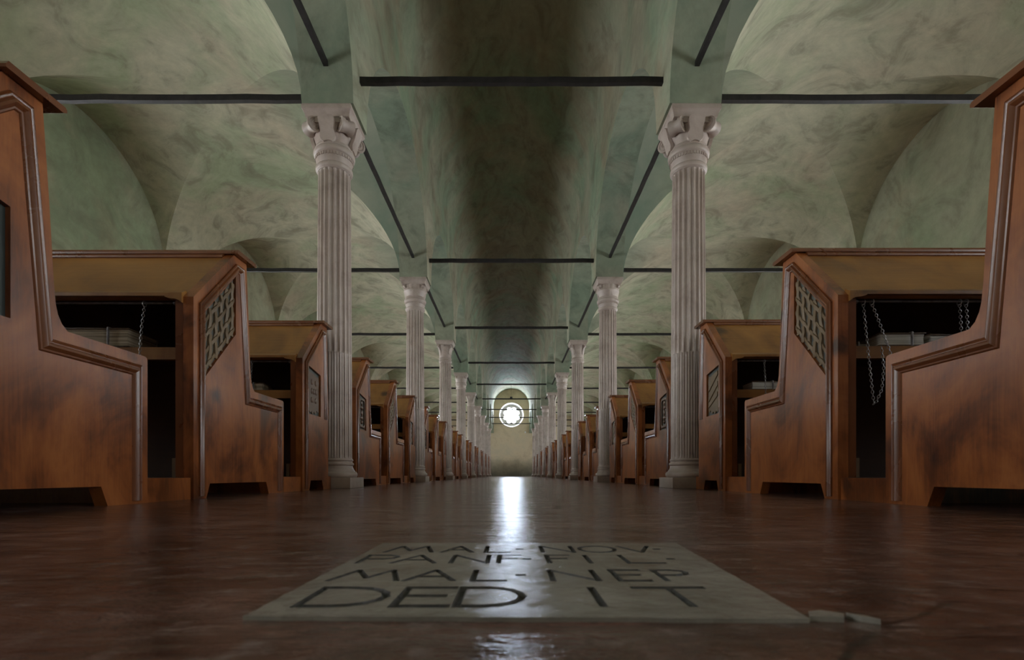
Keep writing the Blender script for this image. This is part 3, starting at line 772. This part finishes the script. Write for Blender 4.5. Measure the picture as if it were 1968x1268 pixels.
# ------------------------------------------------------------------ books and chains
def book_mesh(w_, d, h, pm):
    """lying flat, fore-edge towards -y, origin at the middle of its underside"""
    bm = bmesh.new(); n = 6
    pts = [(-w_/2+.004, .006+.010*math.sin(PI*i/n)*0, 0) for i in range(1)]
    prism(bm, [(-w_/2+.006, .006), (w_/2-.006, .006), (w_/2-.010, h*.5), (w_/2-.006, h-.006), (-w_/2+.006, h-.006), (-w_/2+.010, h*.5)], [], lambda a, b_, q: (a, q, b_), -d/2+.006, d/2-.01)
    pg = mesh('pages', bm, pm, 30)
    bm = bmesh.new(); box(bm, -w_/2, w_/2, -d/2, d/2, 0, .006, .002); box(bm, -w_/2, w_/2, -d/2, d/2, h-.006, h, .002); box(bm, -w_/2, w_/2, d/2-.008, d/2, .003, h-.003, .002)
    cv = mesh('cover', bm, M['leather'], 30)
    bm = bmesh.new(); box(bm, w_*.17, w_*.17+.009, -d/2-.004, -d/2+.002, -.0, h+.003, .001); box(bm, w_*.17, w_*.17+.009, -d/2-.003, -d/2+.04, h, h+.004, .001)
    cl = mesh('clasp', bm, M['chain'], 30)
    return pg, cv, cl
BK = {'big': book_mesh(.30, .22, .090, M['pages_brown']), 'pale': book_mesh(.215, .17, .062, M['pages_pale']), 'thin': book_mesh(.17, .16, .030, M['pages_pale']), 'mid': book_mesh(.22, .17, .055, M['pages_brown'])}
def book(s, k, u, v, kind, rot, lab, z=.7155):
    t = thing('book', lab, 'book', (s*(XP[s]+u), YF[s]+1.24*(k-1)+v, z), 'chained books on the desk shelves'); t.rotation_euler = (0, 0, rot)
    for nm, me in zip(('pages', 'cover', 'clasp'), BK[kind]): ob(nm, me, t)
def chain_mesh(path, link=.018, r=.0014, n1=10, n2=5, ring=True):
    """alternating oval links along a polyline"""
    bm = bmesh.new(); pts = [Vector(p) for p in path]
    seg = [(b_-a).length for a, b_ in zip(pts, pts[1:])]; tot = sum(seg); step = link*.74; nl = int(tot/step)
    def at(d):
        for a, b_, l in zip(pts, pts[1:], seg):
            if d <= l: return a+(b_-a)*(d/l), (b_-a).normalized()
            d -= l
        return pts[-1], (pts[-1]-pts[-2]).normalized()
    for q in range(nl):
        c_, t_ = at((q+.5)*step)
        e1 = Vector((1, 0, 0)) if abs(t_.x) < .9 else Vector((0, 0, 1))
        e1 = (e1-t_*e1.dot(t_)).normalized(); e2 = t_.cross(e1)
        ang = PI/4+(q % 2)*PI/2; a1 = math.cos(ang)*e1+math.sin(ang)*e2; a2 = t_.cross(a1)
        rings = []
        for i in range(n1):
            th = 2*PI*i/n1; ctr = c_+t_*(link/2-r)*math.cos(th)+a1*(link*.30)*math.sin(th)
            out = (t_*math.cos(th)+a1*math.sin(th)).normalized()
            rings.append([bm.verts.new(ctr+r*(math.cos(2*PI*j/n2)*out+math.sin(2*PI*j/n2)*a2)) for j in range(n2)])
        for i in range(n1):
            A, B = rings[i], rings[(i+1) % n1]
            for j in range(n2): bm.faces.new((A[j], A[(j+1) % n2], B[(j+1) % n2], B[j]))
    if ring:
        p0 = pts[0]; tube(bm, [(p0.x, p0.y+.013*math.cos(2*PI*i/12), p0.z+.009+.013*math.sin(2*PI*i/12)) for i in range(13)], .0022, 6)
    return mesh('chain', bm, M['chain'], 50)
ZR = .892
def curve(p0, p1, sag, n=10):
    return [(p0[0]+(p1[0]-p0[0])*t, p0[1]+(p1[1]-p0[1])*t, p0[2]+(p1[2]-p0[2])*t-sag*4*t*(1-t)) for t in [i/n for i in range(n+1)]]
def chain(s, k, u, path, lab, me=None):
    me = me or chain_mesh([(s*a, b_, c_) for a, b_, c_ in path])
    tag(ob('chain', me, loc=(s*(XP[s]+u), YF[s]+1.24*(k-1)+.030, 0)), lab, 'chain', 'iron book chains hanging from the rods'); return me
# nearest pairs, as the photograph shows them
book(-1, 2, .51, .19, 'big', .02, 'thick brown-edged book with a clasp on the left lattice desk second from the camera')
chain(-1, 2, .245, [(0, 0, ZR), (.004, -.012, .80), (.018, -.014, .60)], 'short straight iron chain hanging from the rod of the left lattice desk, second from camera')
book(1, 2, .36, .17, 'pale', -.03, 'pale-edged book, inner of the two thick ones on the right lattice desk near the camera')
book(1, 2, .60, .20, 'pale', .10, 'pale-edged book partly hidden behind the foremost right desk, beside another thick book')
book(1, 2, .150, .22, 'thin', .05, 'thin pale book beside the corner post on the shelf of the right lattice desk')
chain(1, 2, .135, [(0, 0, ZR), (.006, -.012, .75), (.030, -.015, .50), (.038, -.015, .435), (.050, -.015, .445), (.075, -.014, .50), (.085, -.012, .60), (.075, -.010, .70)], 'long looped iron chain nearest the post of the right lattice desk near the camera')
chain(1, 2, .175, [(0, 0, ZR), (.012, -.030, .80), (.040, -.050, .68), (.060, -.055, .60), (.095, -.055, .555), (.15, -.05, .55)], 'slanting iron chain trailing sideways at the right lattice desk near the camera')
chain(1, 2, .575, [(0, 0, ZR), (0, -.008, .80), (.003, -.010, .66)], 'inner of two parallel iron chains halfway along the right lattice desk near the camera')
chain(1, 2, .605, [(0, 0, ZR), (0, -.008, .80), (-.003, -.010, .66)], 'outer of two parallel iron chains halfway along the right lattice desk near the camera')
book(-1, 3, .44, .20, 'mid', 0, 'brown-edged book on the shelf of the left shield desk just before the first column')
chain(-1, 3, .365, [(0, 0, ZR), (.004, -.012, .78), (.010, -.014, .60)], 'iron chain hanging in the left shield desk just before the first column')
book(1, 3, .34, .19, 'pale', 0, 'pale-edged book on the shelf of the right shield desk just before the first column')
chain(1, 3, .285, [(0, 0, ZR), (.0, -.012, .78), (.004, -.014, .60)], 'iron chain hanging in the right shield desk just before the first column')
std = {s: None for s in (-1, 1)}
for k in range(4, 12):
    for s in (-1, 1):
        kd = ['mid', 'pale', 'big'][(k+(s > 0)) % 3]; u = .30+.05*(k % 3)
        desc = {'mid': 'brown-edged', 'pale': 'pale-edged', 'big': 'thick brown-edged'}[kd]
        book(s, k, u, .19, kd, .03*(k % 3-1), '%s book in the %s row desk %s' % (desc, SIDE[s], place(k)))
        std[s] = chain(s, k, u-.10, [(0, 0, ZR), (.004, -.012, .78), (.010, -.014, .58)], 'iron chain hanging in the %s row desk %s' % (SIDE[s], place(k)), std[s])

# ------------------------------------------------------------------ engraved slab in the floor
SLAB_T = .0035
HW = .0033   # half stroke width
letters = {
 'M': [[(0, 0), (.22, 1), (.5, .25), (.78, 1), (1, 0)]], 'A': [[(0, 0), (.5, 1), (1, 0)], [(.2, .38), (.8, .38)]], 'L': [[(0, 1), (0, 0), (1, 0)]],
 'N': [[(0, 0), (0, 1), (1, 0), (1, 1)]], 'O': [[(.5+.5*math.cos(2*PI*i/16), .5+.5*math.sin(2*PI*i/16)) for i in range(17)]],
 'V': [[(0, 1), (.5, 0), (1, 1)]], 'P': [[(0, 0), (0, 1), (.6, 1), (.9, .92), (1, .76), (.9, .6), (.6, .5), (0, .5)]],
 'F': [[(0, 0), (0, 1), (1, 1)], [(0, .55), (.8, .55)]], 'I': [[(0, 0), (0, 1)]], 'E': [[(1, 1), (0, 1), (0, 0), (1, 0)], [(0, .52), (.85, .52)]],
 'D': [[(0, 0), (0, 1), (.4, 1), (.62, .96), (.8, .87), (.94, .71), (1, .5), (.94, .29), (.8, .13), (.62, .04), (.4, 0), (0, 0)]], 'T': [[(0, 1), (1, 1)], [(.5, 1), (.5, 0)]], '.': [[(-.2, .5), (.2, .5)]]}
# (letter, x0, x1) at the row's own depth, then y0, y1 of the row
rows = [
 ([('M', -.178, -.112), ('A', -.098, -.055), ('L', -.036, -.005), ('.', .012, .024), ('N', .044, .088), ('O', .099, .150), ('V', .160, .205), ('.', .212, .224)], .728, .790),
 ([('P', -.190, -.150), ('A', -.148, -.095), ('N', -.075, -.030), ('F', -.016, .010), ('.', .020, .030), ('F', .047, .075), ('I', .098, .098), ('L', .145, .188), ('.', .205, .216)], .640, .702),
 ([('M', -.188, -.118), ('A', -.110, -.060), ('L', -.040, -.008), ('.', .010, .022), ('N', .043, .090), ('E', .112, .142), ('P', .160, .193)], .533, .592),
 ([('D', -.178, -.112), ('E', -.098, -.055), ('D', -.046, .010), ('I', .076, .076), ('T', .118, .182)], .430, .500)]
random.seed(3)
def jag(p, q, n, a):
    out = []
    for i in range(n):
        t = i/n; out.append((p[0]+(q[0]-p[0])*t+random.uniform(-a, a), p[1]+(q[1]-p[1])*t+random.uniform(-a, a)))
    return out
corners = [(-.206, .400), (.225, .392), (.262, .828), (-.204, .828)]
outl = []
for i in range(4): outl += jag(corners[i], corners[(i+1) % 4], 24, .0011)
def stroke_poly(pts, hw):
    closed = (Vector(pts[0])-Vector(pts[-1])).length < 1e-6
    if closed:
        p = pts[:-1]; ext_ = [p[-1]]+p+[p[0]]; a = offset_path(ext_, hw)[1:-1]; b_ = offset_path(ext_, -hw)[1:-1]; return a, b_, True
    return offset_path(pts, hw), offset_path(pts, -hw), False
slab = thing('inscribed_slab', 'pale stone slab with four lines of engraved capitals set in the floor', 'stone slab', (0, 0, 0))
bm = bmesh.new(); prism(bm, outl, [], lambda a, b_, d: (a, b_, d), -.004, SLAB_T)
me_s = mesh('stone', bm, M['slab'], 30, smooth=False); me_s.materials.append(M['groove'])
stone = ob('stone', me_s, slab)
# cutter: every stroke is a small V-bottomed bar; the boolean cuts real grooves into the slab
bmc = bmesh.new()
def vgroove(bm, p, q, hw, deep):
    p = Vector((p[0], p[1])); q = Vector((q[0], q[1])); t = (q-p).normalized(); hw = hw*(1+.45*abs(t.x)**2); nn = Vector((t.y, -t.x)); p = p-t*hw*.7; q = q+t*hw*.7
    vs = []
    for c_ in (p, q): vs.append([bm.verts.new((c_.x+nn.x*o1, c_.y+nn.y*o1, z)) for o1, z in ((-hw*1.25, SLAB_T+.004), (hw*1.25, SLAB_T+.004), (hw*.9, SLAB_T-deep*.5), (hw*.45, SLAB_T-deep), (-hw*.45, SLAB_T-deep), (-hw*.9, SLAB_T-deep*.5))])
    a, b_ = vs
    for i in range(6): bm.faces.new((a[i], a[(i+1) % 6], b_[(i+1) % 6], b_[i]))
    bm.faces.new(a); bm.faces.new(b_)
si = 0
for row, y0, y1 in rows:
    for ch, x0, x1 in row:
        for st in letters[ch]:
            pts = [((x0+(x1-x0)*a), y0+(y1-y0)*b_) for a, b_ in st]
            for p, q in zip(pts, pts[1:]):
                si += 1; vgroove(bmc, p, q, HW*(1.15 if y0 < .5 else 1), .0033-.00012*(si % 4))
mc = mesh('cut', bmc, M['groove'], smooth=False); cutter = bpy.data.objects.new('cut', mc); C.objects.link(cutter)
bo = stone.modifiers.new('b', 'BOOLEAN'); bo.operation = 'DIFFERENCE'; bo.solver = 'EXACT'; bo.use_self = True; bo.object = cutter; bo.material_mode = 'TRANSFER'
bpy.context.view_layer.update()
dg = bpy.context.evaluated_depsgraph_get()
new = bpy.data.meshes.new_from_object(stone.evaluated_get(dg)); stone.modifiers.clear(); stone.data = new
bpy.data.objects.remove(cutter)
def chip(name_me, pts, h):
    bm = bmesh.new(); prism(bm, pts, [], lambda a, b_, d: (a, b_, d), -.002, h); return mesh(name_me, bm, M['slab'], 30, smooth=False)
ob('broken_corner', chip('broken_corner', [(.228, .398), (.252, .394), (.259, .405), (.247, .416), (.235, .412)], .004), slab)
ob('broken_corner', chip('broken_corner', [(.262, .408), (.272, .400), (.276, .389), (.266, .396)], .004), slab)

# ------------------------------------------------------------------ small things
t = thing('hanging_box', 'small dark box hanging on a wire before the round window wall', 'lamp', (-.02, 35.5, 5.35))
bm = bmesh.new(); box(bm, -.085, .085, -.05, .05, -.075, .075, .01); ob('housing', mesh('housing', bm, M['plastic']), t)
bm = bmesh.new(); tube(bm, [(0, 0, .07), (0, 0, 1.01)], .006, 6); ob('wire', mesh('wire', bm, M['iron']), t)
t = thing('wall_sensor', 'small white sensor on a bracket beside the far end of the right arcade', 'sensor', (1.0, 37.86, 3.2))
bm = bmesh.new(); bmesh.ops.create_icosphere(bm, subdivisions=2, radius=.06); ob('lens', mesh('lens', bm, M['white'], 60), t)
bm = bmesh.new(); tube(bm, [(0, 0, 0), (.0, .055, .0)], .02, 8); ob('bracket', mesh('bracket', bm, M['iron']), t)
